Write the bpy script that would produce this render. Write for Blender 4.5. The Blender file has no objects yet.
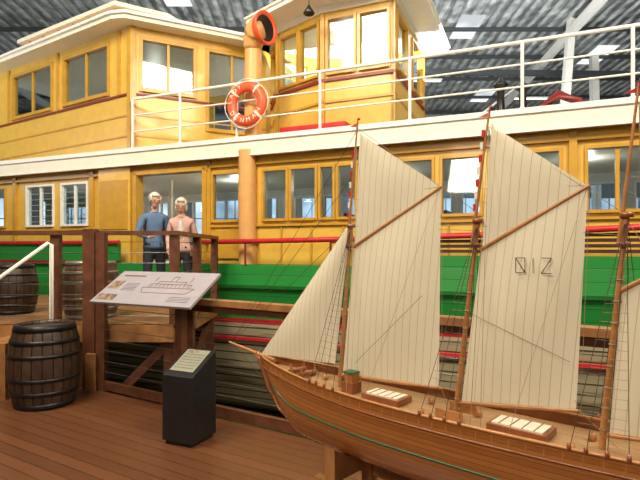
import bpy, bmesh, math, random
from mathutils import Vector, Matrix
random.seed(4)
sc = bpy.context.scene

# ------------------------------------------------------------------ materials
def newmat(name):
    m = bpy.data.materials.new(name); m.use_nodes = True
    nt = m.node_tree; return m, nt, nt.nodes['Principled BSDF']
def N(nt, t, **kw):
    n = nt.nodes.new(t)
    for k, v in kw.items(): setattr(n, k, v)
    return n
def mat(name, col, rough=0.5, metal=0.0, var=0.12, scale=6.0, bump=0.0, bscale=30.0, coat=0.0):
    m, nt, b = newmat(name)
    tc = N(nt, 'ShaderNodeTexCoord'); nz = N(nt, 'ShaderNodeTexNoise')
    nz.inputs['Scale'].default_value = scale; nz.inputs['Detail'].default_value = 5
    nt.links.new(tc.outputs['Object'], nz.inputs['Vector'])
    r = N(nt, 'ShaderNodeValToRGB')
    r.color_ramp.elements[0].position = 0.3; r.color_ramp.elements[1].position = 0.7
    r.color_ramp.elements[0].color = (*[c*(1-var) for c in col], 1)
    r.color_ramp.elements[1].color = (*[min(1, c*(1+var)) for c in col], 1)
    nt.links.new(nz.outputs['Fac'], r.inputs['Fac']); nt.links.new(r.outputs['Color'], b.inputs['Base Color'])
    b.inputs['Roughness'].default_value = rough; b.inputs['Metallic'].default_value = metal
    b.inputs['Coat Weight'].default_value = coat
    if bump:
        n2 = N(nt, 'ShaderNodeTexNoise'); n2.inputs['Scale'].default_value = bscale
        nt.links.new(tc.outputs['Object'], n2.inputs['Vector'])
        bp = N(nt, 'ShaderNodeBump'); bp.inputs['Strength'].default_value = bump
        nt.links.new(n2.outputs['Fac'], bp.inputs['Height']); nt.links.new(bp.outputs['Normal'], b.inputs['Normal'])
    return m
def planks(name, c1, c2, width, axis='Y', rotz=0.0, gap=0.06, gapcol=(0.01, 0.006, 0.004), rough=0.45, coat=0.0, grain=(1, 18, 18), worn=None, gapmix=1.0):
    m, nt, b = newmat(name); L = nt.links.new
    tc = N(nt, 'ShaderNodeTexCoord'); mp = N(nt, 'ShaderNodeMapping'); mp.inputs['Rotation'].default_value = (0, 0, rotz)
    L(tc.outputs['Object'], mp.inputs['Vector'])
    sp = N(nt, 'ShaderNodeSeparateXYZ'); L(mp.outputs['Vector'], sp.inputs['Vector'])
    dv = N(nt, 'ShaderNodeMath', operation='DIVIDE'); L(sp.outputs[axis], dv.inputs[0]); dv.inputs[1].default_value = width
    fl = N(nt, 'ShaderNodeMath', operation='FLOOR'); L(dv.outputs[0], fl.inputs[0])
    fr = N(nt, 'ShaderNodeMath', operation='FRACT'); L(dv.outputs[0], fr.inputs[0])
    wn = N(nt, 'ShaderNodeTexWhiteNoise', noise_dimensions='1D'); L(fl.outputs[0], wn.inputs['W'])
    g = N(nt, 'ShaderNodeMapping'); g.inputs['Scale'].default_value = grain; L(mp.outputs['Vector'], g.inputs['Vector'])
    nz = N(nt, 'ShaderNodeTexNoise'); nz.inputs['Scale'].default_value = 2.0; nz.inputs['Detail'].default_value = 6
    L(g.outputs['Vector'], nz.inputs['Vector'])
    ad = N(nt, 'ShaderNodeMath', operation='ADD'); L(wn.outputs['Value'], ad.inputs[0]); L(nz.outputs['Fac'], ad.inputs[1])
    hf = N(nt, 'ShaderNodeMath', operation='MULTIPLY'); L(ad.outputs[0], hf.inputs[0]); hf.inputs[1].default_value = 0.5
    mx = N(nt, 'ShaderNodeMix', data_type='RGBA'); L(hf.outputs[0], mx.inputs['Factor'])
    mx.inputs['A'].default_value = (*c1, 1); mx.inputs['B'].default_value = (*c2, 1)
    out = mx.outputs['Result']
    if worn:
        n3 = N(nt, 'ShaderNodeTexNoise'); n3.inputs['Scale'].default_value = 1.6; n3.inputs['Detail'].default_value = 4
        L(g.outputs['Vector'], n3.inputs['Vector'])
        rr = N(nt, 'ShaderNodeValToRGB'); rr.color_ramp.elements[0].position = 0.56; rr.color_ramp.elements[1].position = 0.68
        L(n3.outputs['Fac'], rr.inputs['Fac'])
        m3 = N(nt, 'ShaderNodeMix', data_type='RGBA'); L(rr.outputs['Color'], m3.inputs['Factor'])
        L(out, m3.inputs['A']); m3.inputs['B'].default_value = (*worn, 1); out = m3.outputs['Result']
    lt = N(nt, 'ShaderNodeMath', operation='LESS_THAN'); L(fr.outputs[0], lt.inputs[0]); lt.inputs[1].default_value = gap
    gm = N(nt, 'ShaderNodeMath', operation='MULTIPLY'); L(lt.outputs[0], gm.inputs[0]); gm.inputs[1].default_value = gapmix
    m2 = N(nt, 'ShaderNodeMix', data_type='RGBA'); L(gm.outputs[0], m2.inputs['Factor'])
    L(out, m2.inputs['A']); m2.inputs['B'].default_value = (*gapcol, 1)
    L(m2.outputs['Result'], b.inputs['Base Color'])
    bp = N(nt, 'ShaderNodeBump'); bp.invert = True; bp.inputs['Strength'].default_value = 0.3; bp.inputs['Distance'].default_value = 0.01
    L(lt.outputs[0], bp.inputs['Height']); L(bp.outputs['Normal'], b.inputs['Normal'])
    b.inputs['Roughness'].default_value = rough; b.inputs['Coat Weight'].default_value = coat
    return m
def glassmat(name, tint=(0.80, 0.87, 0.92), refl=0.05):
    m = bpy.data.materials.new(name); m.use_nodes = True; nt = m.node_tree; nt.nodes.clear()
    o = N(nt, 'ShaderNodeOutputMaterial'); t = N(nt, 'ShaderNodeBsdfTransparent'); g = N(nt, 'ShaderNodeBsdfGlossy')
    t.inputs['Color'].default_value = (*tint, 1); g.inputs['Roughness'].default_value = 0.03
    mx = N(nt, 'ShaderNodeMixShader'); mx.inputs['Fac'].default_value = refl
    nt.links.new(t.outputs[0], mx.inputs[1]); nt.links.new(g.outputs[0], mx.inputs[2]); nt.links.new(mx.outputs[0], o.inputs['Surface'])
    return m
def emis(name, col, s):
    m = bpy.data.materials.new(name); m.use_nodes = True; nt = m.node_tree; nt.nodes.clear()
    o = N(nt, 'ShaderNodeOutputMaterial'); e = N(nt, 'ShaderNodeEmission')
    tc = N(nt, 'ShaderNodeTexCoord'); nz = N(nt, 'ShaderNodeTexNoise'); nz.inputs['Scale'].default_value = 0.6
    nt.links.new(tc.outputs['Object'], nz.inputs['Vector'])
    r = N(nt, 'ShaderNodeValToRGB'); r.color_ramp.elements[0].position = .35; r.color_ramp.elements[1].position = .6
    r.color_ramp.elements[0].color = (*[c*0.45 for c in col], 1); r.color_ramp.elements[1].color = (*col, 1)
    nt.links.new(nz.outputs['Fac'], r.inputs['Fac']); nt.links.new(r.outputs['Color'], e.inputs['Color'])
    e.inputs['Strength'].default_value = s; nt.links.new(e.outputs[0], o.inputs['Surface']); return m

YEL = mat('ferry_yellow', (0.71, 0.44, 0.070), 0.35, var=0.07, coat=0.15)
YELD = mat('ferry_ochre_trim', (0.55, 0.30, 0.035), 0.35, var=0.10, coat=0.15)
CREAM = mat('cream_paint', (0.84, 0.79, 0.64), 0.4, var=0.04)
WHITE = mat('white_paint', (0.82, 0.81, 0.76), 0.35, var=0.03)
TAN = mat('tan_paint', (0.70, 0.37, 0.12), 0.4, var=0.06)
ORANGE = mat('orange_paint', (0.76, 0.10, 0.03), 0.4, var=0.05)
RED = mat('red_paint', (0.55, 0.02, 0.03), 0.35, var=0.1)
DKRED = mat('dark_red_trim', (0.22, 0.02, 0.015), 0.4, var=0.1)
GREEN = planks('green_hull_planks', (0.012, 0.19, 0.030), (0.020, 0.26, 0.045), 0.17, 'Z', gap=0.05, gapcol=(0.004, 0.08, 0.015), rough=0.4, grain=(.4, 4, 4))
PALE = planks('weathered_hull_planks', (0.30, 0.26, 0.15), (0.54, 0.50, 0.34), 0.15, 'Z', gap=0.16, gapcol=(0.07, 0.035, 0.016), rough=0.75, grain=(.5, .5, 6), worn=(0.17, 0.14, 0.06))
BLACK = mat('black_paint', (0.012, 0.012, 0.014), 0.35, var=0.2)
DARKW = mat('dark_slats', (0.06, 0.02, 0.012), 0.5, var=0.3)
GLASS = glassmat('window_glass')
CONC = mat('concrete_ground', (0.20, 0.17, 0.13), 0.8, var=0.2, bump=0.2)
STEEL = mat('white_steel', (0.62, 0.62, 0.58), 0.5, var=0.05)
PURL = mat('dark_purlin_steel', (0.03, 0.035, 0.04), 0.6)
DECK = planks('jarrah_deck_boards', (0.095, 0.035, 0.014), (0.175, 0.068, 0.029), 0.115, 'Y', rotz=math.radians(31.3), gap=0.05, rough=0.33, grain=(1, 14, 14))
TIMB = mat('jarrah_timber', (0.12, 0.043, 0.022), 0.4, var=0.3, scale=9)
TIMBO = mat('oregon_timber', (0.32, 0.145, 0.052), 0.45, var=0.25, scale=9)
PLAT = planks('platform_boards', (0.24, 0.11, 0.045), (0.33, 0.165, 0.07), 0.13, 'X', gap=0.05, rough=0.5)
WIRE = mat('steel_wire', (0.25, 0.25, 0.25), 0.3, metal=0.8)
INTER = mat('interior_white', (0.66, 0.67, 0.63), 0.6, var=0.05)
SKY = emis('daylight_outside', (0.85, 0.95, 1.0), 1.6)
TUBE = emis('fluorescent_tube', (1.0, 1.0, .95), 5)

# ------------------------------------------------------------------ mesh builder
class MB:
    def __init__(s): s.v = []; s.f = []; s.mi = []; s.m = []; s.sm = []
    def add(s, vs, fs, m, smooth=False):
        if m not in s.m: s.m.append(m)
        o = len(s.v); s.v += [tuple(v) for v in vs]
        for f in fs: s.f.append([o+i for i in f]); s.mi.append(s.m.index(m)); s.sm.append(smooth)
    def box(s, x0, x1, y0, y1, z0, z1, m):
        s.prism([(x0, y0), (x1, y0), (x1, y1), (x0, y1)], z0, z1, m)
    def prism(s, poly, z0, z1, m, top=None):
        n = len(poly); vs = [(x, y, z0) for x, y in poly]+[(x, y, z1) for x, y in poly]
        fs = [[i, (i+1) % n, n+(i+1) % n, n+i] for i in range(n)]+[list(range(n))[::-1]]
        s.add(vs, fs, m); s.add(vs[n:], [list(range(n))], top or m)
    def obox(s, p0, p1, a0, a1, t0, t1, z0, z1, m):
        p0 = Vector(p0); d = (Vector(p1)-p0).normalized(); n = Vector((-d.y, d.x))
        q = [p0+d*a0+n*t0, p0+d*a1+n*t0, p0+d*a1+n*t1, p0+d*a0+n*t1]
        s.prism([(v.x, v.y) for v in q], z0, z1, m)
    def beam(s, p, q, w, h, m):
        p = Vector(p); q = Vector(q); d = (q-p).normalized()
        up = Vector((0, 0, 1)) if abs(d.z) < .95 else Vector((0, 1, 0))
        sd = d.cross(up).normalized(); u = sd.cross(d)
        vs = [e+sd*a*w/2+u*b*h/2 for e in (p, q) for a, b in ((-1, -1), (1, -1), (1, 1), (-1, 1))]
        s.add(vs, [[0, 1, 2, 3], [7, 6, 5, 4], [0, 4, 5, 1], [1, 5, 6, 2], [2, 6, 7, 3], [3, 7, 4, 0]], m)
    def cyl(s, p, q, r0, r1, m, n=10):
        p = Vector(p); q = Vector(q); d = (q-p).normalized()
        up = Vector((0, 0, 1)) if abs(d.z) < .95 else Vector((0, 1, 0))
        sd = d.cross(up).normalized(); u = sd.cross(d)
        vs = [e+(sd*math.cos(2*math.pi*i/n)+u*math.sin(2*math.pi*i/n))*r for e, r in ((p, r0), (q, r1)) for i in range(n)]
        s.add(vs, [[i, (i+1) % n, n+(i+1) % n, n+i] for i in range(n)], m, True)
        s.add(vs[:n], [list(range(n))[::-1]], m); s.add(vs[n:], [list(range(n))], m)
    def tube(s, pts, r, m, n=8):
        pts = [Vector(p) for p in pts]; vs = []; rs = r if isinstance(r, (list, tuple)) else [r]*len(pts)
        for i, p in enumerate(pts):
            d = (pts[min(i+1, len(pts)-1)]-pts[max(i-1, 0)]).normalized()
            up = Vector((0, 0, 1)) if abs(d.z) < .99 else Vector((0, 1, 0))
            if len(pts) > 2 and abs(d.z) > .8: up = Vector((0, 1, 0))
            sd = d.cross(up).normalized(); u = sd.cross(d)
            vs += [p+(sd*math.cos(2*math.pi*k/n)+u*math.sin(2*math.pi*k/n))*rs[i] for k in range(n)]
        fs = [[i*n+k, i*n+(k+1) % n, (i+1)*n+(k+1) % n, (i+1)*n+k] for i in range(len(pts)-1) for k in range(n)]
        fs += [list(range(n))[::-1], [(len(pts)-1)*n+k for k in range(n)]]
        s.add(vs, fs, m, True)
    def lathe(s, prof, m, c=(0, 0, 0), n=24, M=None):
        vs = []
        for r, z in prof:
            for k in range(n):
                a = 2*math.pi*k/n; v = Vector((r*math.cos(a), r*math.sin(a), z))
                if M: v = M @ v
                vs.append(v+Vector(c))
        fs = [[i*n+k, i*n+(k+1) % n, (i+1)*n+(k+1) % n, (i+1)*n+k] for i in range(len(prof)-1) for k in range(n)]
        s.add(vs, fs, m, True)
    def ell(s, c, r, m, n=16, k=10):
        vs = []; fs = []
        for i in range(k+1):
            t = math.pi*i/k
            for j in range(n):
                a = 2*math.pi*j/n
                vs.append((c[0]+r[0]*math.sin(t)*math.cos(a), c[1]+r[1]*math.sin(t)*math.sin(a), c[2]+r[2]*math.cos(t)))
        for i in range(k):
            for j in range(n): fs.append([i*n+j, i*n+(j+1) % n, (i+1)*n+(j+1) % n, (i+1)*n+j])
        s.add(vs, fs, m, True)
    def obj(s, name, parent=None, bevel=0, recalc=True):
        me = bpy.data.meshes.new(name); me.from_pydata(s.v, [], s.f)
        for m in s.m: me.materials.append(m)
        for p, i, q in zip(me.polygons, s.mi, s.sm): p.material_index = i; p.use_smooth = q
        if recalc:
            bm = bmesh.new(); bm.from_mesh(me); bmesh.ops.recalc_face_normals(bm, faces=bm.faces); bm.to_mesh(me); bm.free()
        o = bpy.data.objects.new(name, me); sc.collection.objects.link(o)
        if parent: o.parent = parent
        if bevel:
            b = o.modifiers.new('bev', 'BEVEL'); b.width = bevel; b.segments = 2; b.limit_method = 'ANGLE'
        return o
def empty(name, loc=(0, 0, 0), rz=0):
    e = bpy.data.objects.new(name, None); e.location = loc; e.rotation_euler = (0, 0, rz); sc.collection.objects.link(e); return e
def wall(mb, p0, p1, thick, z0, z1, ops, m):
    L = (Vector(p1)-Vector(p0)).length
    br = sorted({0, L}|{o[0] for o in ops}|{o[1] for o in ops})
    for a, b in zip(br[:-1], br[1:]):
        if b-a < 1e-4: continue
        cur = z0
        for o in sorted([o for o in ops if o[0] <= a+1e-5 and o[1] >= b-1e-5], key=lambda o: o[2]):
            if o[2] > cur: mb.obox(p0, p1, a, b, 0, thick, cur, o[2], m)
            cur = o[3]
        if cur < z1: mb.obox(p0, p1, a, b, 0, thick, cur, z1, m)
def frame(mb, gl, p0, p1, o, m, w=0.05, t0=-0.03, t1=0.09, vm=1, hm=0, bw=.025):
    a0, a1, z0, z1 = o
    mb.obox(p0, p1, a0-w, a0+.01, t0, t1, z0-w, z1+w, m); mb.obox(p0, p1, a1-.01, a1+w, t0, t1, z0-w, z1+w, m)
    mb.obox(p0, p1, a0, a1, t0, t1, z1-.01, z1+w, m); mb.obox(p0, p1, a0, a1, t0-.03, t1, z0-w, z0+.01, m)
    for i in range(vm):
        c = a0+(a1-a0)*(i+1)/(vm+1); mb.obox(p0, p1, c-bw, c+bw, 0.0, .06, z0, z1, m)
    for i in range(hm):
        c = z0+(z1-z0)*(i+1)/(hm+1); mb.obox(p0, p1, a0, a1, 0.0, .06, c-.015, c+.015, m)
    gl.obox(p0, p1, a0, a1, .028, .034, z0, z1, GLASS)

# ------------------------------------------------------------------ FERRY
TH = math.atan(0.42)
ferry = empty('ferry', (0, 8, 0), -TH)
def F(s, b, z): return Vector((s*math.cos(TH)+b*math.sin(TH), 8-s*math.sin(TH)+b*math.cos(TH), z))
h = MB()
sec = [(.2, 1.36, GREEN), (-.28, 1.36, GREEN), (-.31, 1.0, GREEN), (-.22, .47, RED), (-.20, .38, PALE), (-.02, -.4, PALE), (.45, -1.1, PALE), (1.3, -1.55, PALE)]
for i in range(len(sec)-1):
    a, b = sec[i], sec[i+1]
    h.add([(-12, a[0], a[1]), (9.5, a[0], a[1]), (9.5, b[0], b[1]), (-12, b[0], b[1])], [[0, 1, 2, 3]], sec[i][2])
h.add([(x, y, z) for x in (-12, 9.5) for y, z in ((1.3, -1.55), (3.6, -1.55), (5.1, 1.36), (.2, 1.36))], [[0, 1, 5, 4], [1, 2, 6, 5]], PALE)
h.box(-12, -3.95, -.28, -.2, 1.36, 1.74, GREEN)
h.box(1.75, 9.5, -.26, -.2, 1.36, 1.52, GREEN)
h.obj('hull', ferry, recalc=False)
h = MB()
h.box(-12, -3.95, -.36, -.2, 1.34, 1.40, DKRED)
h.box(-2.1, 9.5, -.36, -.26, .98, 1.03, mat('green_strake', (.008, .12, .02), .4))
h.box(-12, 9.5, -.20, -.08, .10, .145, RED)
for i, z in enumerate((1.56, 1.63, 1.70, 1.77)):
    h.box(1.8, 9.5, -.24, -.20, z, z+.045, DARKW)
h.cyl((-12, -.30, 1.76), (-3.9, -.30, 1.74), .04, .04, RED)
h.tube([(-2.2, -.30, 1.73), (0, -.30, 1.755), (2.4, -.3, 1.80), (4.4, -.3, 1.88), (9.5, -.3, 1.98)], .04, RED)
for s_ in (-2.2, -1.2, .3, 1.8, 3.3, 4.8, 6.3):
    h.box(s_-.02, s_+.02, -.30, .14, 1.70, 1.74, DKRED)
    h.cyl((s_, -.30, 1.36), (s_, -.30, 1.76), .018, .018, DKRED)
h.obj('rubbing_rails', ferry)
h = MB(); g = MB()
h.box(-12, 9.5, .13, 4.8, 1.26, 1.36, INTER)
h.obj('main_deck', ferry)
P0, P1 = (-12, .13), (9.5, .13)
wins = [(-8.5, -7.6), (-6.9, -6.12), (-5.86, -5.16), (-2.13, -1.58), (-1.10, -.66), (-.58, -.13), (-.05, .18), (.26, .56), (.66, 1.16), (1.26, 1.76), (1.9, 2.44), (2.86, 3.47), (3.8, 4.5), (4.9, 5.6), (6.0, 6.7), (7.1, 7.8)]
ops = [(a+12, b+12, 2.12, 2.95) for a, b in wins]
door = (-3.85+12, -2.25+12, 1.36, 3.02)
w = MB(); fr = MB()
wall(w, P0, P1, .06, 1.36, 3.3, ops+[door], YEL)
for i, o in enumerate(ops):
    frame(fr, g, P0, P1, o, WHITE if i in (1, 2) else YELD, w=.035, vm=1 if (o[1]-o[0]) > .6 else 0, hm=0)
for a, b in wins[1:3]:
    for k in range(6): fr.box(a, b, .2, .22, 2.2+k*.12, 2.212+k*.12, WHITE)
w.obj('lower_cabin_wall', ferry)
for s_ in (-9.2, -7.25, -5.0, -4.05, -2.2, -1.35, 2.65, 3.63, 4.7, 5.8, 6.9, 8.0):
    fr.box(s_-.05, s_+.05, .07, .14, 1.36, 3.2, YELD)
for z in (2.02,): fr.box(-2.2, 9.5, .085, .14, z-.02, z+.02, YELD); fr.box(-12, -3.95, .085, .14, z-.02, z+.02, YELD)
fr.box(-12, 9.5, .07, .14, 3.06, 3.11, YELD)
x = -1.3
while x < 9.3:
    fr.box(x-.012, x+.012, .105, .14, 1.4, 2.0, YELD); x += .55
for s_ in (-3.85, -2.25): fr.box(s_-.06, s_+.03, .04, .24, 1.36, 3.08, YELD)
fr.box(-3.9, -2.2, .04, .24, 3.02, 3.1, YELD)
fr.box(-4.75, -3.95, .02, .13, 1.36, 3.2, YEL); fr.box(-4.7, -4.0, .0, .03, 2.0, 2.95, YELD)
fr.box(-2.15, -1.5, .09, .13, 1.45, 1.95, YELD)
fr.obj('window_frames', ferry, bevel=.004)
w = MB(); fr2 = MB()
Q0, Q1 = (-12, 4.6), (9.5, 4.6)
ops2 = [(1+i*1.15, 1+i*1.15+.9, 2.05, 3.0) for i in range(17)]
wall(w, Q0, Q1, .06, 1.36, 3.3, ops2, INTER)
for o in ops2: frame(fr2, g, Q0, Q1, o, WHITE, w=.03, vm=1)
w.obj('lower_cabin_far_wall', ferry); fr2.obj('far_window_frames', ferry)
w = MB()
for s_ in (-6, -.4, 1.6, 3.6, 5.6):
    w.box(s_, s_+.06, 2.2, 4.3, 1.36, 2.35, TIMB); w.box(s_-.4, s_+.4, 2.2, 4.3, 1.75, 1.82, TIMB)
w.box(-2.0, -1.9, .3, 4.5, 1.36, 1.9, INTER)
for s_ in (-4.6, -2.1, 0.4, 2.7, 5.0): w.cyl((s_, 2.0, 1.36), (s_, 2.0, 3.3), .05, .05, WHITE)
w.box(-3.3, -2.7, 3.6, 3.9, 1.36, 2.3, INTER); w.box(-2.6, -2.3, 3.9, 4.3, 1.36, 2.9, WHITE)
w.obj('cabin_fittings', ferry)
w = MB()
w.box(-12, 9.5, 0, 4.8, 3.22, 3.46, CREAM)
w.box(-12, 9.5, -.06, 0.02, 3.20, 3.50, CREAM)
w.box(-12, 9.5, -.09, -.04, 3.44, 3.52, WHITE)
w.box(-12, 9.5, -.08, -.04, 3.19, 3.22, WHITE)
w.obj('upper_deck', ferry, bevel=.006)
r = MB()
posts = [-3.86, -2.75, -1.55, 0, 1.45, 3.0, 4.3, 5.8, 7.3, 8.8]
for s_ in posts:
    r.cyl((s_, 0, 3.5), (s_, 0, 4.46), .024, .024, WHITE); r.lathe([(0, 0), (.05, 0), (.05, .03), (.03, .05)], WHITE, (s_, 0, 3.5), 12)
r.cyl((-3.86, 0, 4.46), (9, 0, 4.43), .026, .026, WHITE)
r.cyl((-3.86, 0, 4.15), (9, 0, 4.13), .014, .014, WHITE); r.cyl((-3.86, 0, 3.84), (9, 0, 3.83), .014, .014, WHITE)
for z in (4.45, 4.0): r.cyl((0, 4.7, z), (9, 4.7, z), .02, .02, WHITE)
for s_ in (0, 1.5, 3, 4.5, 6, 7.5): r.cyl((s_, 4.7, 3.46), (s_, 4.7, 4.45), .02, .02, WHITE)
r.obj('upper_deck_railing', ferry)
C0, C1, C2, C3 = (-8.95, .9), (-4.0, .11), (-2.2, 2.2), (-2.2, 4.5)
w = MB(); fr = MB()
LL = (Vector(C1)-Vector(C0)).length
opa = [(LL-2.2, LL-.7, 4.74, 5.70), (LL-4.3, LL-2.7, 4.74, 5.70)]
wall(w, C0, C1, .06, 3.46, 5.92, opa, YEL)
for o in opa: frame(fr, g, C0, C1, o, YELD, w=.06, vm=1, hm=0)
opb = [(.2, 1.2, 4.74, 5.70), (1.5, 2.5, 4.1, 5.70)]
wall(w, C1, C2, .06, 3.46, 5.92, opb, YEL)
for o in opb: frame(fr, g, C1, C2, o, YELD, w=.06, vm=1, hm=0)
wall(w, C2, C3, .06, 3.46, 5.92, [(.5, 1.8, 4.74, 5.7)], YEL)
wall(w, (-8.95, 4.5), (-2.2, 4.5), .06, 3.46, 5.92, [(.6+i*1.6, 1.9+i*1.6, 4.7, 5.7) for i in range(4)], YEL)
fr.obox(C0, C1, 0, LL, -.03, 0, 4.60, 4.64, DKRED); fr.obox(C1, C2, 0, 2.76, -.03, 0, 4.60, 4.64, DKRED)
fr.obox(C0, C1, LL-.08, LL+.02, -.04, .08, 3.46, 5.92, YELD); fr.obox(C1, C2, -.02, .08, -.04, .08, 3.46, 5.92, YELD)
for a in (.35, 2.45, 4.5): fr.obox(C0, C1, LL-a-.04, LL-a+.04, -.03, 0, 4.64, 5.9, YELD)
for z in (3.8, 4.2): fr.obox(C0, C1, 0, LL, -.015, 0, z, z+.03, YELD); fr.obox(C1, C2, 0, 2.76, -.015, 0, z, z+.03, YELD)
w.obj('upper_cabin', ferry); fr.obj('upper_cabin_frames', ferry)
w = MB()
rp = [(-9.4, .6), (-4.12, -.28), (-3.85, -.22), (-1.85, 2.1), (-1.85, 4.9), (-9.4, 4.9)]
w.prism(rp, 5.92, 6.08, CREAM)
rp2 = [(-9.4, .55), (-4.14, -.33), (-3.82, -.27), (-1.80, 2.1), (-1.80, 4.95), (-9.4, 4.95)]
w.prism(rp2, 6.0, 6.05, WHITE)
w.obj('upper_cabin_roof', ferry)
w = MB()
w.prism([(-8.6, 1.3), (-5.0, .75), (-4.4, 1.6), (-4.4, 3.2), (-8.6, 3.2)], 6.08, 6.75, TAN)
w.prism([(-8.7, 1.2), (-4.95, .63), (-4.28, 1.55), (-4.28, 3.3), (-8.7, 3.3)], 6.75, 6.84, CREAM)
for k in range(6): w.obox((-8.6, 1.3), (-5.0, .75), .3+k*.6, .34+k*.6, -.03, 0, 6.08, 6.75, YELD)
w.obj('roof_skylight', ferry)
wp = [(-2.0, 2.1), (-1.44, 1.30), (-.31, .85), (.99, .85), (.99, 3.35), (-.31, 3.35), (-1.44, 2.9)]
w = MB(); fr = MB(); n = len(wp)
for i in range(n):
    a, b = wp[i], wp[(i+1) % n]; L = (Vector(b)-Vector(a)).length
    if L > 2: oo = [(.2, .95, 4.72, 5.68), (1.4, 2.3, 4.72, 5.68)]
    elif L > 1.25: oo = [(.1, L/2-.05, 4.72, 5.68), (L/2+.05, L-.1, 4.72, 5.68)]
    elif L > 1.1: oo = [(.1, L/2-.04, 4.72, 5.68), (L/2+.04, L-.1, 4.72, 5.68)]
    else: oo = [(.1, L-.1, 4.72, 5.68)]
    wall(w, a, b, .06, 3.46, 5.92, oo, YEL)
    for o in oo: frame(fr, g, a, b, o, YELD, w=.035, vm=0)
    fr.obox(a, b, -.02, L+.02, -.04, 0, 4.58, 4.63, DKRED); fr.obox(a, b, -.01, L+.01, -.03, 0, 4.2, 4.24, YELD)
    fr.obox(a, b, -.03, .05, -.03, 0, 3.46, 5.92, YELD)
    fr.obox(a, b, -.02, L+.02, -.05, 0, 5.80, 5.92, CREAM)
w.obj('wheelhouse', ferry); fr.obj('wheelhouse_frames', ferry)
w = MB()
def grow(poly, d):
    c = Vector((sum(p[0] for p in poly)/len(poly), sum(p[1] for p in poly)/len(poly)))
    return [tuple(Vector(p)+(Vector(p)-c).normalized()*d) for p in poly]
w.prism(grow(wp, .62), 5.92, 6.06, WHITE); w.prism(grow(wp, .66), 6.0, 6.04, CREAM); w.prism(grow(wp, -.1), 6.06, 6.3, CREAM)
w.prism(grow(wp, -.1), 5.86, 5.92, CREAM)
w.obj('wheelhouse_roof', ferry)
w = MB()
w.box(-.9, -.7, 2.0, 2.2, 3.46, 4.6, TIMBO)
for k in range(8):
    a = math.pi*k/4; w.cyl((-.65, 2.1, 4.75), (-.65, 2.1+.42*math.cos(a), 4.75+.42*math.sin(a)), .015, .012, TIMBO, 6)
w.tube([(-.65, 2.1+.33*math.cos(a*math.pi/12), 4.75+.33*math.sin(a*math.pi/12)) for a in range(25)], .02, TIMBO, 6)
w.obj('steering_wheel', ferry)
w = MB()
w.cyl((-.35, .35, 5.92), (-.35, .35, 5.72), .008, .008, BLACK, 6); w.lathe([(.02, .12), (.04, .08), (.10, -.02), (.09, -.03), (0, -.0)], BLACK, (-.35, .35, 5.62), 16)
w.obj('hanging_lamp', ferry)
w = MB()
w.cyl((-1.36, .22, 3.3), (-1.36, .22, 5.12), .15, .145, TAN, 24)
w.cyl((-1.36, .03, 1.36), (-1.36, .03, 3.3), .15, .15, TAN, 24)
arc = []; rad = []
for k in range(9):
    a = k/8*math.pi/2; arc.append((-1.36+.24*(1-math.cos(a)), .22-.05*math.sin(a), 5.1+.30*math.sin(a))); rad.append(.15+.11*k/8)
w.tube(arc, rad, TAN, 24)
w.obj('ventilator_pipe', ferry)
w = MB(); M = Matrix.Rotation(math.radians(90), 4, 'Y')
M = Matrix.Rotation(math.radians(-12), 4, 'Z') @ M
w.lathe([(.24, -.08), (.275, .02), (.285, .05), (.265, .06), (.22, .02)], ORANGE, (-1.10, .16, 5.40), 28, M)
w.lathe([(.25, .03), (.12, -.02), (0, -.03)], BLACK, (-1.10, .16, 5.40), 28, M)  # black dish closes the mouth, standing in for its dark inside
w.obj('ventilator_cowl', ferry)
w = MB()
for s_, b_, hh in ((2.62, 2.0, 1.22), (2.98, 2.0, 1.12)):
    w.lathe([(.15, 0), (.13, .2), (.07, .5*hh), (.06, .8*hh), (.13, .84*hh), (.12, .88*hh), (.05, .93*hh), (0, hh)], BLACK, (s_, b_, 3.46), 16)
w.tube([(3.25, 2.2, 3.5), (3.32, 2.2, 4.1), (3.55, 2.2, 4.3), (3.85, 2.2, 4.15), (3.95, 2.2, 3.5)], .09, DKRED)
w.box(3.2, 4.1, 2.0, 2.5, 3.46, 3.95, DARKW)
w.box(-.9, .3, .35, .7, 3.5, 3.72, RED)
w.obj('deck_fittings', ferry)
g.obj('window_panes', ferry)

# life ring
lr = empty('life_ring', F(-1.30, -.09, 4.06), -TH)
w = MB(); R, r_ = .29, .088
for seg in range(48):
    a0 = 2*math.pi*seg/48; a1 = 2*math.pi*(seg+1)/48
    m_ = CREAM if (seg % 12) == 6 else ORANGE
    q = []
    rr = r_*1.04 if m_ is CREAM else r_
    for a in (a0, a1):
        for k in range(12):
            t = 2*math.pi*k/12; q.append(((R+rr*math.cos(t))*math.cos(a), rr*.7*math.sin(t), (R+rr*math.cos(t))*math.sin(a)))
    w.add(q, [[k, (k+1) % 12, 12+(k+1) % 12, 12+k] for k in range(12)], m_, True)
w.obj('ring', lr, recalc=False)
w = MB()
for k in range(4):
    b0 = math.radians(90*k+48); pts = []
    for j in range(9):
        a = b0+j/8*math.radians(90); rr = R+r_+.012+.03*math.sin(j/8*math.pi); pts.append((rr*math.cos(a), -.02, rr*math.sin(a)))
    w.tube(pts, .007, WHITE, 6)
w.obj('grab_rope', lr)
def letters(txt, a0, a1, flip=False):
    for i, ch in enumerate(txt):
        a = math.radians(a0+(a1-a0)*i/(len(txt)-1))
        c = bpy.data.curves.new('letter', 'FONT'); c.body = ch; c.size = .105; c.align_x = 'CENTER'; c.align_y = 'CENTER'; c.extrude = .002
        o = bpy.data.objects.new('letter', c); sc.collection.objects.link(o); o.parent = lr; c.materials.append(CREAM)
        o.location = (R*math.cos(a), -.066, R*math.sin(a))
        o.rotation_euler = (math.pi/2, -(a-math.pi/2)+(math.pi if flip else 0), 0)
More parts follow.
